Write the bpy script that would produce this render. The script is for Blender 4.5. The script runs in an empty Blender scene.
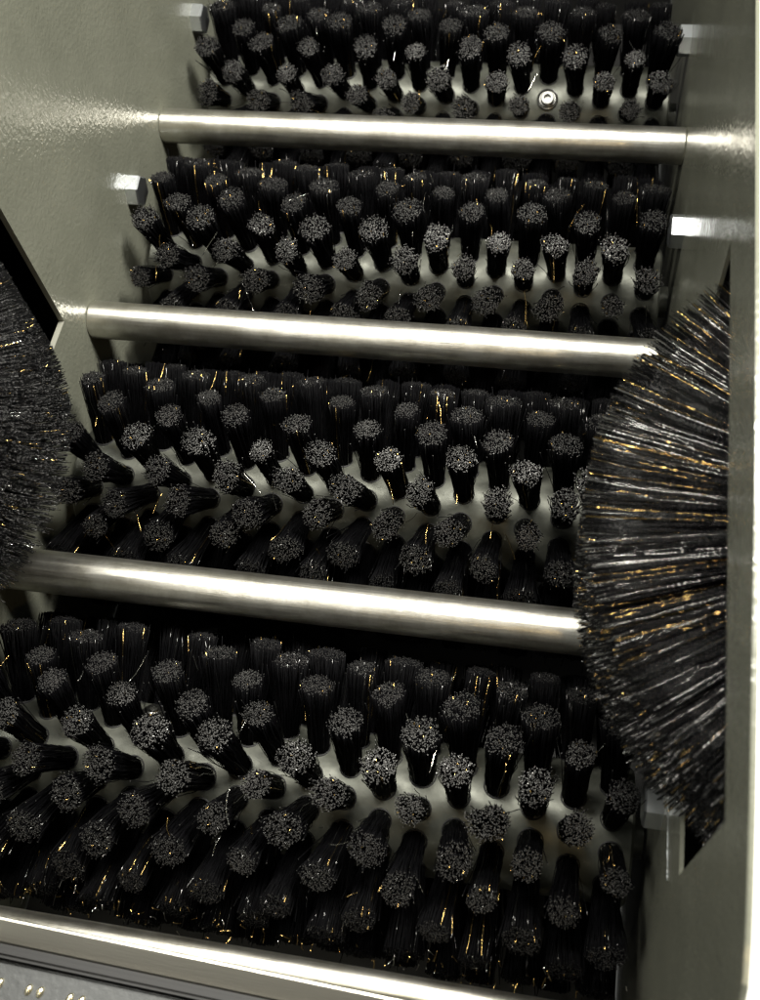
import bpy, bmesh, math, random
import numpy as np
from mathutils import Vector, Matrix, noise as mnoise

random.seed(11); rng = np.random.default_rng(11)
sc = bpy.context.scene
col = sc.collection
R = math.radians

# ------------------------------------------------------------------ camera
cam_d = bpy.data.cameras.new('camera'); cam = bpy.data.objects.new('camera', cam_d); col.objects.link(cam)
sc.camera = cam
right = Vector((.98205, .16175, -.09703)); down = Vector((.09545, -.86986, -.48397)); fwd = Vector((-.16269, .46602, -.86969))
m3 = Matrix((right, -down, -fwd)).transposed()
cam.matrix_world = Matrix.Translation((.13864, -.65309, .59627)) @ m3.to_4x4()
cam_d.sensor_fit = 'HORIZONTAL'; cam_d.sensor_width = 36.0
cam_d.lens = 36.0 * 1057 / 760
cam_d.clip_start = .01; cam_d.clip_end = 60
cam_d.dof.use_dof = True; cam_d.dof.focus_distance = .68; cam_d.dof.aperture_fstop = 13

# ------------------------------------------------------------------ light
w = bpy.data.worlds.new('World'); sc.world = w; w.use_nodes = True
bg = w.node_tree.nodes['Background']
bg.inputs[0].default_value = (.9, .92, .86, 1); bg.inputs[1].default_value = .085

def area(name, loc, target, sx, sy, power, colr):
    d = bpy.data.lights.new(name, 'AREA'); d.shape = 'RECTANGLE'; d.size = sx; d.size_y = sy
    d.energy = power; d.color = colr
    o = bpy.data.objects.new(name, d); col.objects.link(o); o.location = loc
    o.rotation_euler = (Vector(target) - Vector(loc)).to_track_quat('-Z', 'Y').to_euler()
    return o
area('ceiling_lamp', (.66, .08, 1.40), (0, -.25, 0),   .40, .26, 50, (1, .97, .87))
area('ceiling_lamp', (-.06, .02, 1.45), (0, -.25, 0), .92, .22, 40, (1, .97, .87))
area('front_fill', (-.75, -.95, 1.25), (.1, -.5, 0), .5, .4, 8, (1, .97, .88))  # added fill with no known source; lifts the right panel and rods
area('warm_lamp', (.35, -1.10, 1.05), (.1, -.4, 0), .03, .03, 1.0, (1, .72, .36))

sc.view_settings.view_transform = 'Standard'; sc.view_settings.look = 'None'
sc.view_settings.exposure = 0; sc.view_settings.gamma = 1

# ------------------------------------------------------------------ materials
def mat(name, base, rough=.5, metal=0., spec=.5):
    m = bpy.data.materials.new(name); m.use_nodes = True
    b = m.node_tree.nodes['Principled BSDF']
    b.inputs['Base Color'].default_value = (*base, 1); b.inputs['Roughness'].default_value = rough
    b.inputs['Metallic'].default_value = metal; b.inputs['Specular IOR Level'].default_value = spec
    return m
def nd(m, t, **kw):
    n = m.node_tree.nodes.new(t)
    for k, v in kw.items():
        if k in n.inputs: n.inputs[k].default_value = v
        else: setattr(n, k, v)
    return n
def lk(m, a, b): m.node_tree.links.new(a, b)
def bsdf(m): return m.node_tree.nodes['Principled BSDF']
def coords(m, scale=(1, 1, 1), kind='Object'):
    tc = nd(m, 'ShaderNodeTexCoord'); mp = nd(m, 'ShaderNodeMapping'); mp.inputs['Scale'].default_value = scale
    lk(m, tc.outputs[kind], mp.inputs[0]); return mp.outputs[0]
def noise_tex(m, vec, scale, detail=3, rough=.5):
    n = nd(m, 'ShaderNodeTexNoise'); n.inputs['Scale'].default_value = scale; n.inputs['Detail'].default_value = detail
    n.inputs['Roughness'].default_value = rough; lk(m, vec, n.inputs['Vector']); return n.outputs['Fac']
def ramp(m, fac, p0, c0, p1, c1):
    r = nd(m, 'ShaderNodeValToRGB'); e = r.color_ramp.elements
    e[0].position = p0; e[0].color = (*c0, 1); e[1].position = p1; e[1].color = (*c1, 1)
    lk(m, fac, r.inputs[0]); return r.outputs[0]
def bump(m, h, strength, dist, prev=None):
    b = nd(m, 'ShaderNodeBump'); b.inputs['Strength'].default_value = strength; b.inputs['Distance'].default_value = dist
    lk(m, h, b.inputs['Height'])
    if prev is not None: lk(m, prev, b.inputs['Normal'])
    return b.outputs[0]
def g(v): return (v, v, v)

# olive-grey orange-peel enamel of the side panels
M_panel = mat('panel_enamel', (.17, .17, .14), .18)
v = coords(M_panel)
c = ramp(M_panel, noise_tex(M_panel, v, 14, 4, .6), .3, (.130, .134, .108), .7, (.160, .164, .133))
lk(M_panel, c, bsdf(M_panel).inputs['Base Color'])
lk(M_panel, ramp(M_panel, noise_tex(M_panel, v, 30, 3), .3, g(.14), .7, g(.22)), bsdf(M_panel).inputs['Roughness'])
n1 = bump(M_panel, noise_tex(M_panel, v, 360, 2, .5), .27, .0014)
n2 = bump(M_panel, noise_tex(M_panel, v, 60, 2, .5), .05, .004, n1)
lk(M_panel, n2, bsdf(M_panel).inputs['Normal'])

# bare cut edge of the plate
M_edge = mat('plate_edge', (.36, .36, .31), .35, .4)

# brushed stainless steel, grain along the rod
M_steel = mat('brushed_stainless', (.6, .58, .53), .24, 1)
v = coords(M_steel, (1, 60, 60)); v2 = coords(M_steel)
lk(M_steel, ramp(M_steel, noise_tex(M_steel, v, 22, 4, .65), .25, g(.26), .75, g(.42)), bsdf(M_steel).inputs['Roughness'])
mixc = ramp(M_steel, noise_tex(M_steel, v2, 45, 5, .7), .35, (.50, .48, .42), .65, (.74, .725, .67))
lk(M_steel, mixc, bsdf(M_steel).inputs['Base Color'])
nb = bump(M_steel, noise_tex(M_steel, coords(M_steel, (1, 40, 40)), 45, 4, .7), .22, .0006)
nb = bump(M_steel, noise_tex(M_steel, v2, 240, 3, .7), .07, .0006, nb)
lk(M_steel, nb, bsdf(M_steel).inputs['Normal'])

# zinc bolts
M_zinc = mat('zinc_plate', (.64, .67, .70), .34, 1)
v = coords(M_zinc); lk(M_zinc, bump(M_zinc, noise_tex(M_zinc, v, 500, 2), .2, .0004), bsdf(M_zinc).inputs['Normal'])

# satin grey roller core
M_core = mat('roller_core_grey', (.1, .1, .09), .4, .5)
v = coords(M_core)
lk(M_core, ramp(M_core, noise_tex(M_core, v, 55, 5, .65), .3, (.062, .065, .054), .7, (.112, .116, .100)), bsdf(M_core).inputs['Base Color'])
lk(M_core, ramp(M_core, noise_tex(M_core, v, 120, 3), .3, g(.36), .7, g(.5)), bsdf(M_core).inputs['Roughness'])
lk(M_core, bump(M_core, noise_tex(M_core, v, 300, 3), .12, .0006), bsdf(M_core).inputs['Normal'])

M_black = mat('black_nylon', (.0025, .0025, .003), .55, 0, .03)
M_tip = mat('worn_nylon_tip', (.07, .069, .067), .42, 0, .6)
M_gloss = mat('shiny_black_nylon', (.006, .006, .006), .12, 0, 1.0)
M_amber = mat('brass_bristle', (.80, .56, .22), .22, 1)  # gold light glints painted as bristle colour; also the loose gold threads
lk(M_amber, bump(M_amber, noise_tex(M_amber, coords(M_amber), 700, 1), 1, .0006), bsdf(M_amber).inputs['Normal'])
M_tread = mat('grey_tread_metal', (.07, .073, .075), .45, .4)
v = coords(M_tread); lk(M_tread, bump(M_tread, noise_tex(M_tread, v, 260, 3), .4, .001), bsdf(M_tread).inputs['Normal'])
M_screw = mat('dull_screw_steel', (.26, .26, .25), .3, 1)
M_brassy = mat('worn_bead_metal', (.82, .76, .56), .3, 1)
M_lip = mat('satin_lip_steel', (.62, .60, .53), .42, 1)
v = coords(M_lip); lk(M_lip, bump(M_lip, noise_tex(M_lip, coords(M_lip, (1, 12, 12)), 90, 3), .12, .0006), bsdf(M_lip).inputs['Normal'])
M_hole_shade = mat('dark_tuft_hole', (.006, .006, .007), .6)
M_dark = mat('black_tray_steel', (.014, .014, .014), .55, .2)
M_rubber = mat('black_rubber', (.014, .014, .015), .6)
M_white = mat('white_cover_enamel', (.86, .87, .85), .4)
v = coords(M_white); lk(M_white, bump(M_white, noise_tex(M_white, v, 200, 2), .08, .0006), bsdf(M_white).inputs['Normal'])

# crimped nylon of the disc brushes: fine waves along each bristle
def crimp(m, scale=2600, st=.3):
    tc = nd(m, 'ShaderNodeTexCoord'); ln = nd(m, 'ShaderNodeVectorMath', operation='LENGTH')
    sx = nd(m, 'ShaderNodeVectorMath', operation='MULTIPLY'); sx.inputs[1].default_value = (1, 1, 0)
    lk(m, tc.outputs['Object'], sx.inputs[0]); lk(m, sx.outputs[0], ln.inputs[0])
    nz = noise_tex(m, tc.outputs['Object'], 90, 1)
    mu = nd(m, 'ShaderNodeMath', operation='MULTIPLY'); mu.inputs[1].default_value = scale; lk(m, ln.outputs['Value'], mu.inputs[0])
    ad = nd(m, 'ShaderNodeMath', operation='MULTIPLY_ADD'); ad.inputs[1].default_value = 40; lk(m, nz, ad.inputs[0]); lk(m, mu.outputs[0], ad.inputs[2])
    sn = nd(m, 'ShaderNodeMath', operation='SINE'); lk(m, ad.outputs[0], sn.inputs[0])
    lk(m, bump(m, sn.outputs[0], st, .0004), bsdf(m).inputs['Normal'])
M_dblack = mat('crimped_black_nylon', (.003, .003, .0034), .25, 0, .3); crimp(M_dblack)
M_dusty_streak = mat('dusty_streak_nylon', (.42, .42, .42), .17, .9, .8); crimp(M_dusty_streak)  # dusty grey bristles made metallic to paint in silver highlight streaks
M_damber = mat('crimped_glint_bristle', (.85, .60, .24), .2, 1); crimp(M_damber, 1700, .9)  # warm highlight dashes put into the bristle colour

# ------------------------------------------------------------------ helpers
def tag(o, label, cat, group=None):
    o['label'] = label; o['category'] = cat
    if group: o['group'] = group
    return o
def empty(name, loc):
    o = bpy.data.objects.new(name, None); col.objects.link(o); o.location = loc; o.empty_display_size = .02; return o
def link(name, me, parent=None, loc=(0, 0, 0)):
    o = bpy.data.objects.new(name, me); col.objects.link(o); o.location = loc
    if parent: o.parent = parent
    return o
def mesh_from(bm, name, *mats, smooth=False):
    me = bpy.data.meshes.new(name); bm.to_mesh(me); bm.free()
    for m in mats: me.materials.append(m)
    if smooth: me.polygons.foreach_set('use_smooth', [True] * len(me.polygons))
    return me
def box_bm(x0, x1, y0, y1, z0, z1, bev=0):
    bm = bmesh.new(); bmesh.ops.create_cube(bm, size=1)
    for vv in bm.verts:
        vv.co = Vector(((x0 + x1) / 2 + vv.co.x * (x1 - x0), (y0 + y1) / 2 + vv.co.y * (y1 - y0), (z0 + z1) / 2 + vv.co.z * (z1 - z0)))
    if bev: bmesh.ops.bevel(bm, geom=list(bm.edges), offset=bev, segments=2, affect='EDGES')
    return bm
def lathe_x(profile, seg=96):
    """revolve (x, r) profile round the x axis; zero-radius ends close"""
    bm = bmesh.new(); rings = []
    for x, r in profile:
        if r < 1e-7: rings.append([bm.verts.new((x, 0, 0))])
        else: rings.append([bm.verts.new((x, r * math.cos(2 * math.pi * i / seg), r * math.sin(2 * math.pi * i / seg))) for i in range(seg)])
    for a, b in zip(rings, rings[1:]):
        for i in range(seg):
            j = (i + 1) % seg
            if len(a) == 1: bm.faces.new((a[0], b[j], b[i]))
            elif len(b) == 1: bm.faces.new((a[i], a[j], b[0]))
            else: bm.faces.new((a[i], a[j], b[j], b[i]))
    bmesh.ops.recalc_face_normals(bm, faces=bm.faces)
    return bm
def auto_smooth(me, ang=35):
    me.polygons.foreach_set('use_smooth', [True] * len(me.polygons))
    me.set_sharp_from_angle(angle=R(ang))

# ------------------------------------------------------------------ side panels (plate with rectangular slot)
def plate_mesh(name, x_in, x_out, outline, slot, edge=M_edge):
    """vertical plate in the y-z plane with thickness in x and a rectangular slot; outline counter-clockwise (y, z)"""
    bm = bmesh.new()
    def loop(pts, x): return [bm.verts.new((x, y, z)) for y, z in pts]
    faces = {}
    for x in (x_in, x_out):
        o = loop(outline, x); s = loop(slot, x)
        eds = [bm.edges.new((o[i], o[(i + 1) % len(o)])) for i in range(len(o))] + [bm.edges.new((s[i], s[(i + 1) % len(s)])) for i in range(len(s))]
        bmesh.ops.triangle_fill(bm, edges=eds, use_beauty=True)
        faces[x] = (o, s)
    for k in (0, 1):
        a, b = faces[x_in][k], faces[x_out][k]
        for i in range(len(a)):
            j = (i + 1) % len(a); f = bm.faces.new((a[i], a[j], b[j], b[i])); f.material_index = 1
    bmesh.ops.recalc_face_normals(bm, faces=bm.faces)
    return mesh_from(bm, name, M_panel, edge)

out_R = [(-.628, -.19), (.40, -.19), (.40, .262), (.10, .262), (-.10, .2585), (-.18, .2555), (-.30, .2525), (-.40, .2505), (-.452, .2487), (-.526, .2425),
         (-.56, .2393), (-.589, .2352), (-.602, .2325), (-.613, .2285), (-.6177, .2235), (-.622, .217), (-.6255, .207), (-.6275, .194), (-.628, .18)]
slot_R = [(-.556, .084), (-.279, .084), (-.279, .196), (-.556, .196)]
pR = empty('machine_side', (.21, -.11, -.19)); tag(pR, 'darker right hand side panel with rounded top corner and open slot', 'panel', 'machine side panels')
o = link('plate', plate_mesh('plate', .21, .212, out_R, slot_R, M_panel), pR, (-.21, .11, .19))
out_L = [(-.66, -.19), (.40, -.19), (.40, .30), (-.60, .30), (-.64, .28), (-.66, .24)]
slot_L = [(-.55, .036), (-.236, .036), (-.236, .185), (-.55, .185)]
pL = empty('machine_side', (-.21, -.11, -.19)); tag(pL, 'brighter left hand side panel with mirrored glints at the rod ends', 'panel', 'machine side panels')
link('plate', plate_mesh('plate', -.21, -.214, out_L, slot_L), pL, (.21, .11, .19))

# hex bolts standing on the panels' inner faces
def hex_mesh(sgn):
    bm = bmesh.new(); rc = .0125; prot = .0098; ch = .0011
    prof = [(0, 1), (prot - ch, 1), (prot, .9)]
    rings = [[bm.verts.new((-sgn * x, rc * k * math.cos(R(60 * i + 12)), rc * k * math.sin(R(60 * i + 12)))) for i in range(6)] for x, k in prof]
    for a, b in zip(rings, rings[1:]):
        for i in range(6): bm.faces.new((a[i], a[(i + 1) % 6], b[(i + 1) % 6], b[i]))
    bm.faces.new(rings[-1]); bm.faces.new(rings[0])
    bmesh.ops.recalc_face_normals(bm, faces=bm.faces)
    return mesh_from(bm, 'hex_bolt', M_zinc)
hR, hL = hex_mesh(1), hex_mesh(-1)
P = .204
AXZ, RC, RT = -.064, .0400, .0915
AY = [P * (.5 - k) for k in range(4)]
for k, y in enumerate(AY):
    for side, me, par in ((1, hR, pR), (-1, hL, pL)):
        yy = y + (.002 if side > 0 else .013); zz = .012 if side > 0 else .014
        b = link('hex_bolt', me, par, (0, yy + .11, zz + .19)); b.rotation_euler.x = R(random.uniform(-14, 14))
# rough bright bead beside the lower end of the right slot
bm = bmesh.new(); n = 40
vs = []
for i in range(n + 1):
    y = -.502 - .05 * i / n; z = .037 + .009 * i / n
    r = .0003 + .0005 * random.random()
    vs.append([bm.verts.new((.21 - max(0, r * math.cos(a)) , y, z + r * math.sin(a))) for a in (-1.5, -.7, 0, .7, 1.5)])
for a, b in zip(vs, vs[1:]):
    for j in range(4): bm.faces.new((a[j], a[j + 1], b[j + 1], b[j]))
link('seam_bead', mesh_from(bm, 'seam_bead', M_zinc), pR, (-.21, .11, .19))

# ------------------------------------------------------------------ housings behind the panels, tray under the rollers
def housing(name, label, sgn):
    r = empty(name, (sgn * .37, -.11, -.19)); tag(r, label, 'cover', 'housings outside the side panels')
    xa, xb = sorted((sgn * .2155, sgn * .53))
    top = .2 if sgn > 0 else .235
    def part(nm, bm, m): 
        link(nm, mesh_from(bm, nm, m), r, (-sgn * .37, .11, .19))
    part('cover_top', box_bm(xa, xb, -.74, .4, top, top + .003), M_white)
    xo = sgn * .53
    part('outer_wall', box_bm(min(xo, xo - sgn * .003), max(xo, xo - sgn * .003), -.74, .4, -.19, top - .001), M_dark)
    part('end_wall', box_bm(xa, xb - .004 if sgn > 0 else xb, -.743, -.7405, -.19, top + .002), M_white)
    part('end_wall', box_bm(xa, xb - .004 if sgn > 0 else xb, .4005, .403, -.19, top + .002), M_white)
    part('inner_liner', box_bm(xa, xb, -.70, .38, top - .006, top - .003), M_dark)
    part('floor_plate', box_bm(xa, xb, -.74, .4, -.194, -.191), M_dark)
housing('side_housing', 'white housing cover outside the right hand panel', 1)
housing('side_housing', 'housing behind the slot of the left hand panel', -1)  # unseen box, put in to keep that slot dark
tr = empty('drip_tray', (0, -.11, -.19)); tag(tr, 'black drip tray in the gaps beneath the brush rollers', 'tray')  # added so that the gaps between rollers read black
link('tray_floor', mesh_from(box_bm(-.209, .209, -.66, .39, -.19, -.187), 'tray_floor', M_dark), tr, (0, .11, .19))
link('tray_wall', mesh_from(box_bm(-.209, .209, .386, .39, -.186, .02), 'tray_wall', M_dark), tr, (0, .11, .19))
link('tray_wall', mesh_from(box_bm(-.209, .209, -.66, -.656, -.186, -.02), 'tray_wall', M_dark), tr, (0, .11, .19))

# ------------------------------------------------------------------ tie rods
prof = [(-.2099, 0), (-.2099, .0131), (-.2092, .0138), (.2092, .0138), (.2099, .0131), (.2099, 0)]
rod_me = mesh_from(lathe_x(prof, 128), 'rod'); rod_me.materials.append(M_steel); auto_smooth(rod_me)
front_me = mesh_from(lathe_x([(x, r * .615) for x, r in prof], 96), 'rod', M_steel); auto_smooth(front_me)
labs = ['stainless steel rod farthest back, below the first row of bristle tufts', 'stainless steel rod second from the back, its left end on bare panel',
        'stainless steel rod running between the two large disc brushes', 'stainless steel rod at the front edge behind the metal lip']
for k in range(4):
    y = -P * k - .0015 if k < 3 else -.6182
    o = tag(link('tie_rod', rod_me if k < 3 else front_me, None, (0, y, 0)), labs[k], 'rod', 'stainless rods across the machine')
    o.rotation_euler.x = R((0, 47, 131, 220)[k])

# ------------------------------------------------------------------ bristles
def bristles(paths, radii, matidx, name, mats, sides=3, tip_mat=1, extra=None):
    """paths: (n, k, 3) centre lines; builds thin prisms with end caps, all in one mesh"""
    n, k, _ = paths.shape
    t = np.gradient(paths, axis=1); t /= np.linalg.norm(t, axis=2, keepdims=True) + 1e-12
    ref = np.tile(np.array([.31, .87, .12]), (n, 1, 1)); a = np.cross(t, ref); a /= np.linalg.norm(a, axis=2, keepdims=True); b = np.cross(t, a)
    ph = rng.uniform(0, 6.28, (n, 1, 1))
    vs = []
    for s in range(sides):
        ang = ph + 2 * math.pi * s / sides
        vs.append(paths + radii[:, None, None] * (np.cos(ang) * a + np.sin(ang) * b))
    V = np.stack(vs, 2).reshape(-1, 3)                       # index ((i*k)+j)*sides+s
    i = np.arange(n)[:, None, None]; j = np.arange(k - 1)[None, :, None]; s = np.arange(sides)[None, None, :]; s2 = (s + 1) % sides
    base = (i * k + j) * sides
    quads = np.stack([base + s, base + s2, base + sides + s2, base + sides + s], -1).reshape(-1, 4)
    caps = (np.arange(n)[:, None] * k + k - 1) * sides + np.arange(sides)[None, :]
    qm = np.repeat(matidx, (k - 1) * sides); cm = np.where(matidx == 0, tip_mat, matidx)
    nq = len(quads)
    verts_extra = np.zeros((0, 3)); 
    me = bpy.data.meshes.new(name)
    loops = np.concatenate([quads.ravel(), caps.ravel()])
    starts = np.concatenate([np.arange(nq) * 4, nq * 4 + np.arange(n) * sides])
    me.vertices.add(len(V)); me.vertices.foreach_set('co', V.ravel())
    me.loops.add(len(loops)); me.loops.foreach_set('vertex_index', loops)
    me.polygons.add(len(starts)); me.polygons.foreach_set('loop_start', starts)
    me.polygons.foreach_set('material_index', np.concatenate([qm, cm]).astype(np.int32))
    for m in mats: me.materials.append(m)
    sm = np.concatenate([np.ones(nq, bool), np.zeros(n, bool)]); me.polygons.foreach_set('use_smooth', sm)
    me.update(calc_edges=True); me.validate()
    return me

LT = RT - RC
def tuft_mesh(nb, k, brad, stray):
    """a round tuft: bound at the root, splaying to the cut tips; local z is the tuft's axis, z = 0 on the core"""
    rr = np.sqrt(rng.uniform(0, 1, nb)); an = rng.uniform(0, 2 * math.pi, nb)
    rt = rng.uniform(.0082, .0106); tilt = rng.normal(0, .0014, 2); lob = rng.uniform(.03, .16); lp = rng.uniform(0, 6.28)
    root = np.stack([.0066 * rr * np.cos(an), .0066 * rr * np.sin(an), np.full(nb, -.003)], 1)
    a2 = an + rng.normal(0, .16, nb); r2 = np.clip(rr * (1 + lob * np.cos(2 * an + lp)) + rng.normal(0, .09, nb), 0, 1.2)
    L = LT * (1 + rng.normal(0, .011, nb)) - .0012 * r2 ** 2
    tip = np.stack([rt * r2 * np.cos(a2) + tilt[0], rt * r2 * np.sin(a2) + tilt[1], L], 1)
    ns = stray                                                # a few bent strays
    tip[:ns, :2] *= rng.uniform(1.15, 1.7, (ns, 1)); tip[:ns, 2] *= rng.uniform(.75, 1.1, ns)
    root[:ns, :2] = .0068 * np.stack([np.cos(a2[:ns]), np.sin(a2[:ns])], 1)
    u = np.linspace(0, 1, k)[None, :, None]
    p = root[:, None, :] * (1 - u) + tip[:, None, :] * u
    bow = (u ** 1.5 - u)
    p[:, :, :2] += bow * (tip - root)[:, None, :2] * .55
    wob = rng.normal(0, .0005, (nb, k, 2)); wob[:, 0] = 0
    p[:, :, :2] += wob
    q_ = rng.uniform(0, 1, nb); mi = np.where(q_ < .006, 2, np.where(q_ < .042, 3, 0))
    return bristles(p, np.full(nb, brad) * rng.uniform(.85, 1.15, nb), mi, 'bristle_tuft', (M_black, M_tip, M_amber, M_gloss))
tufts = [tuft_mesh(400, 5, .00030, 8) for _ in range(14)]
tufts_low = [tuft_mesh(46, 3, .0008, 0) for _ in range(2)]

# hole shadow painted in: a shallow near-black ring round each tuft's root
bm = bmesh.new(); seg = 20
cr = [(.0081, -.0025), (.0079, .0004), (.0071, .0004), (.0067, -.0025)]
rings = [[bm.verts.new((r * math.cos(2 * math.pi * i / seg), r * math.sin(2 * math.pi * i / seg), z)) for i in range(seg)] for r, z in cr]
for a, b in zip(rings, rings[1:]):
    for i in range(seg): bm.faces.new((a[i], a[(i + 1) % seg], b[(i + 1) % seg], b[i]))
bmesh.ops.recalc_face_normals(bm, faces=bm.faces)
collar_me = mesh_from(bm, 'collar', M_hole_shade, smooth=True)

# core with end discs and axle stubs
core_prof = [(-.2085, 0), (-.2085, .012), (-.2005, .012), (-.2005, RC - .0015), (-.199, RC), (.199, RC), (.2005, RC - .0015), (.2005, .012), (.2085, .012), (.2085, 0)]
core_me = mesh_from(lathe_x(core_prof, 128), 'core', M_core); auto_smooth(core_me)
# socket-head cap screw
def screw_mesh():
    bm = bmesh.new(); seg = 28
    def ring(r, z, n=seg): return [bm.verts.new((r * math.cos(2 * math.pi * i / n), r * math.sin(2 * math.pi * i / n), z)) for i in range(n)]
    prof = [(.0088, -.004), (.0088, .0012), (.0078, .0016), (.0068, .0002), (.0056, .0002), (.0056, .0040), (.0050, .0046), (.0030, .0046), (.0028, .0016)]
    rs = [ring(r, z) for r, z in prof]
    for a, b in zip(rs, rs[1:]):
        for i in range(seg): bm.faces.new((a[i], a[(i + 1) % seg], b[(i + 1) % seg], b[i]))
    bm.faces.new(rs[-1]); bmesh.ops.recalc_face_normals(bm, faces=bm.faces)
    me = mesh_from(bm, 'cap_screw', M_screw); auto_smooth(me, 40); return me
screw_me = screw_mesh()

NROW = 26; DT = 360 / NROW; XP = .0437
XA = [.0345 + XP * k for k in range(-5, 4)]
XB = [.0127 + XP * k for k in range(-4, 5)]
theta0 = [16.25, 19.05, .4, 20.65]
rlabs = ['black bristle roller farthest back at the top, with a socket screw on its right half', 'black bristle roller second from the back, above the gap between the disc brushes',
         'black bristle roller third from the back, lying between the two disc brushes', 'black bristle roller nearest the front, the largest, above the metal lip']
sockets = {0: [(.100, 57.8)], 3: [(-.0966, 131.4)]}
for u in range(4):
    root = tag(empty('brush_roller', (0, AY[u], AXZ)), rlabs[u], 'brush roller', 'bristle rollers in a row')
    cobj = link('core', core_me, root); cobj.rotation_euler.x = R(37 * u)
    for row in range(NROW):
        th = theta0[u] + row * DT; thn = (th + 180) % 360 - 180
        vis = -35 < thn < 178
        for x in (XA if row % 2 == 0 else XB):
            if any(abs(x - sx) < .012 and abs((thn - st + 180) % 360 - 180) < 8 for sx, st in sockets.get(u, [])):
                continue
            t = R(th + random.gauss(0, .5)); xx = x + random.gauss(0, .0005)
            rad = Vector((0, -math.cos(t), math.sin(t))); ex = Vector((1, 0, 0)); ey = rad.cross(ex)
            m = Matrix((ex, ey, rad)).transposed()
            m = m @ Matrix.Rotation(random.gauss(0, R(1.6)), 3, 'X') @ Matrix.Rotation(random.gauss(0, R(1.8)), 3, 'Y')
            m = m @ Matrix.Rotation(random.uniform(0, 6.283), 3, 'Z')
            loc = rad * RC; loc.x = xx
            o = link('bristle_tuft', random.choice(tufts if vis else tufts_low), root)
            s = random.gauss(.95, .04)
            o.matrix_local = Matrix.Translation(loc) @ m.to_4x4() @ Matrix.Diagonal((s, s, random.gauss(.99, .022), 1))
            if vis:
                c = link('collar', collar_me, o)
    for sx, st in sockets.get(u, []):
        t = R(st); rad = Vector((0, -math.cos(t), math.sin(t))); ex = Vector((1, 0, 0))
        m = Matrix((ex, rad.cross(ex), rad)).transposed(); loc = rad * RC; loc.x = sx
        o = link('cap_screw', screw_me, root); o.matrix_local = Matrix.Translation(loc) @ m.to_4x4()
        o['label'] = 'round socket screw sunk between tufts'

# ------------------------------------------------------------------ disc brushes through the slots
RD, RH, TH = .166, .062, .088
def disc_bristles(amber, dusty_streak):
    npc, nl, per = 78, 7, 40                                  # tufts round, layers through the thickness, bristles in each
    k = 7; P_ = []; 
    idx = []
    for l in range(nl):
        z0 = -TH / 2 + TH * (l + .5) / nl
        for q in range(npc):
            a0 = 2 * math.pi * (q + .5 * (l % 2)) / npc + rng.normal(0, .006)
            m = per
            da = rng.normal(0, .015, m); dz = rng.normal(0, TH / nl * .30, m)
            aa = a0 + da; ab = a0 + da * 1.35 + rng.normal(0, .008, m)
            zz0 = z0 + dz * .4; zz1 = z0 + dz + rng.normal(0, .0018, m)
            rl = RD + rng.normal(0, .0005, m)
            u = np.linspace(0, 1, k)[None, :]
            r = RH + (rl - RH)[:, None] * u
            bend = rng.normal(0, .012, (m, 1))
            an = aa[:, None] * (1 - u) + ab[:, None] * u + bend * (u * u - u) + rng.normal(0, .0022, (m, k))
            z = zz0[:, None] * (1 - u) + zz1[:, None] * u + rng.normal(0, .0003, (m, k))
            P_.append(np.stack([r * np.cos(an), r * np.sin(an), z], -1)); q_ = rng.uniform(0, 1, m); f_ = rng.uniform(0, dusty_streak); idx.append(np.where(q_ < amber, 2, np.where(q_ < amber + f_, 3, 0)))
    p = np.concatenate(P_); mi = np.concatenate(idx)
    return bristles(p, rng.uniform(.0002, .00032, len(p)) * np.where(mi == 2, .8, 1), mi, 'bristles', (M_dblack, M_tip, M_damber, M_dusty_streak), tip_mat=0)
dms = [disc_bristles(.045, .27), disc_bristles(.012, .03)]
bm = bmesh.new()
def lathe_z(profile, seg=72):
    b = lathe_x(profile, seg); b.transform(Matrix.Rotation(-math.pi / 2, 4, 'Y')); return b
hub_me = mesh_from(lathe_z([(-.05, 0), (-.05, .05), (-.046, .066), (.046, .066), (.05, .05), (.05, .018), (.056, .016), (.056, 0)]), 'hub', M_dark); auto_smooth(hub_me)
core2_me = mesh_from(lathe_z([(-.034, 0), (-.034, .118), (.034, .118), (.034, 0)]), 'bristle_bed', M_rubber); auto_smooth(core2_me)
for loc, rz, lab in (((.318, -.405, .122), 0.4, 'large black disc brush fanned out through the right hand slot, amber glints among its bristles'),
                     ((-.318, -.389, .108), 1.9, 'black disc brush at the left edge seen on its bristly rim')):
    r = tag(empty('disc_brush', loc), lab, 'disc brush', 'disc brushes in the side panels')
    link('hub', hub_me, r); 
    b = link('bristles', dms[0 if loc[0] > 0 else 1], r); b['kind'] = 'stuff'
    r.rotation_euler.z = rz

# ------------------------------------------------------------------ front lip, seal and tread plate
fr = empty('front_lip', (-.02, -.6278, .02)); tag(fr, 'bright folded metal lip along the front edge', 'lip'); fr.rotation_euler.z = R(-1.6)
bm = bmesh.new()
prof = [(-.0045, -.14), (-.0045, .0055), (-.0035, .0078), (.0050, .0135), (.0062, .0142), (.0072, .0140), (.0077, .0130), (.0077, -.002), (.0066, -.002), (.0066, .0120), (.0050, .0122), (-.0028, .0066), (-.0033, .0055), (-.0033, -.14)]
ra = [bm.verts.new((-.188, y, z)) for y, z in prof]; rb = [bm.verts.new((.226, y, z)) for y, z in prof]
for i in range(len(prof)):
    j = (i + 1) % len(prof); bm.faces.new((ra[i], ra[j], rb[j], rb[i]))
bm.faces.new(ra); bm.faces.new(rb[::-1]); bmesh.ops.recalc_face_normals(bm, faces=bm.faces)
me = mesh_from(bm, 'lip_sheet', M_lip); auto_smooth(me, 22); link('lip_sheet', me, fr)
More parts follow.
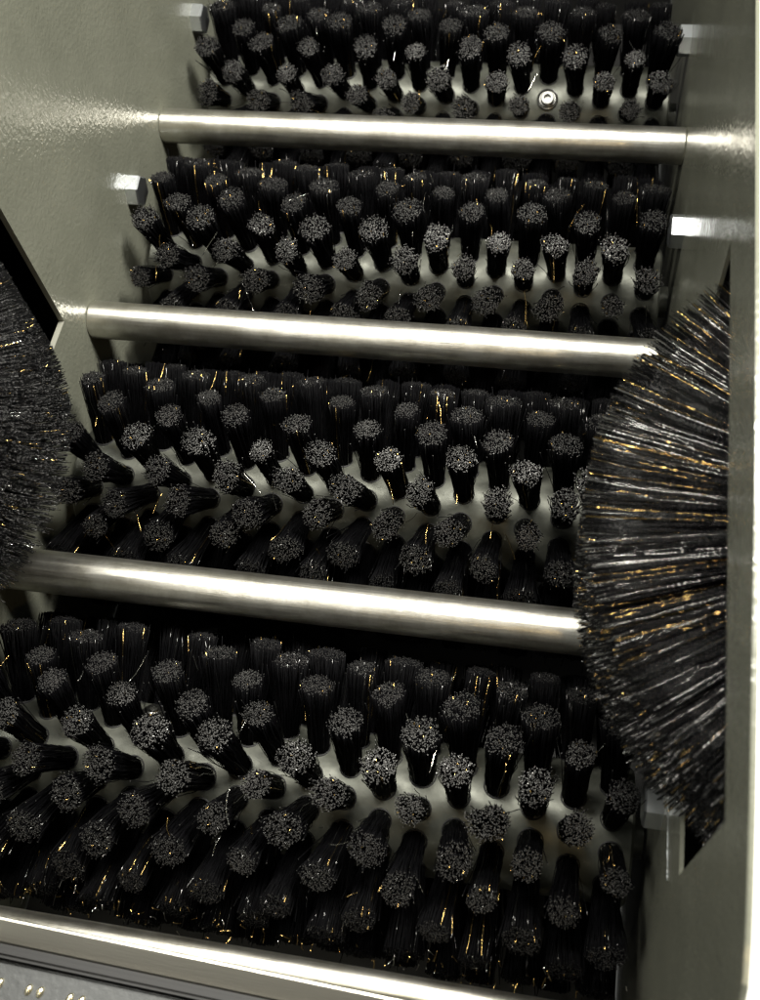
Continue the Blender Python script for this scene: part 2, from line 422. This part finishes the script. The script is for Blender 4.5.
rs = tag(link('rubber_seal', mesh_from(box_bm(-.19, .2, -.0032, .0032, -.01, .006, .002), 'rubber_seal', M_rubber), None, (-.02, -.6356, .026)), 'black rubber seal strip in front of the metal lip', 'seal')
rs.rotation_euler.z = R(-1.6)
tp = empty('tread_plate', (-.02, -.7425, .02)); tag(tp, 'grey tread plate with bright raised beads at the bottom left corner', 'tread plate'); tp.rotation_euler.z = R(-1.6)
link('plate', mesh_from(box_bm(-.19, .2, -.11, .1025, 0, .005, .001), 'plate', M_tread), tp)
bm = bmesh.new(); bmesh.ops.create_uvsphere(bm, u_segments=12, v_segments=8, radius=1); bm.transform(Matrix.Diagonal((.0018, .0030, .0016, 1)))
bead_me = mesh_from(bm, 'bead', M_brassy, smooth=True)
for r_ in range(4):
    for c_ in range(16):
        for s_ in (-1, 1):
            b = link('bead', bead_me, tp, (-.17 + .0225 * c_ + s_ * .0032 + (.011 if r_ % 2 else 0), .092 - .017 * r_, .0052)); b.rotation_euler.z = R(-12)

# ------------------------------------------------------------------ loose bristles caught on the rollers and fallen along the front
def loose(name, pts, dirs, lens, parent, loc, rad=.00022):
    k = 6; u = np.linspace(0, 1, k)[None, :, None]; n = len(pts)
    p = pts[:, None, :] + dirs[:, None, :] * lens[:, None, None] * u
    p = p + rng.normal(0, 1, (n, 1, 3)) * (u * u - u) * lens[:, None, None] * .18 + rng.normal(0, .00012, (n, k, 3))
    mi = np.where(rng.uniform(0, 1, n) < .6, 2, 3)
    me = bristles(p, np.full(n, rad), mi, name, (M_black, M_tip, M_amber, M_silver))
    o = link(name, me, parent, loc); o['kind'] = 'stuff'; return o
M_silver = mat('silver_fibre', (.8, .8, .76), .2, 1)
for root in [o for o in bpy.data.objects if o.name.startswith('brush_roller')]:
    n = 46
    th = np.radians(rng.uniform(20, 165, n)); r = RT * rng.uniform(.82, 1.0, n)
    p = np.stack([rng.uniform(-.19, .19, n), -np.cos(th) * r, np.sin(th) * r], 1)
    rad = np.stack([np.zeros(n), -np.cos(th), np.sin(th)], 1); tan = np.stack([np.zeros(n), np.sin(th), np.cos(th)], 1)
    d = rad * rng.normal(-.3, .35, (n, 1)) + tan * rng.normal(0, 1, (n, 1)) + np.array([1, 0, 0]) * rng.normal(0, .35, (n, 1)); d /= np.linalg.norm(d, axis=1, keepdims=True)
    loose('stray_bristles', p, d, rng.uniform(.006, .026, n), root, (0, 0, 0))
n = 110
p = np.stack([rng.uniform(-.2, .2, n), rng.normal(-.600, .003, n), rng.uniform(-.045, -.012, n)], 1)
d = np.stack([rng.normal(0, .3, n), rng.normal(0, .5, n), rng.uniform(.3, 1, n)], 1); d /= np.linalg.norm(d, axis=1, keepdims=True)
o = loose('bristle_fringe', p, d, rng.uniform(.002, .008, n), None, (0, 0, 0)); o['label'] = 'glinting fringe of short loose bristles behind the front rod'; o['category'] = 'bristles'
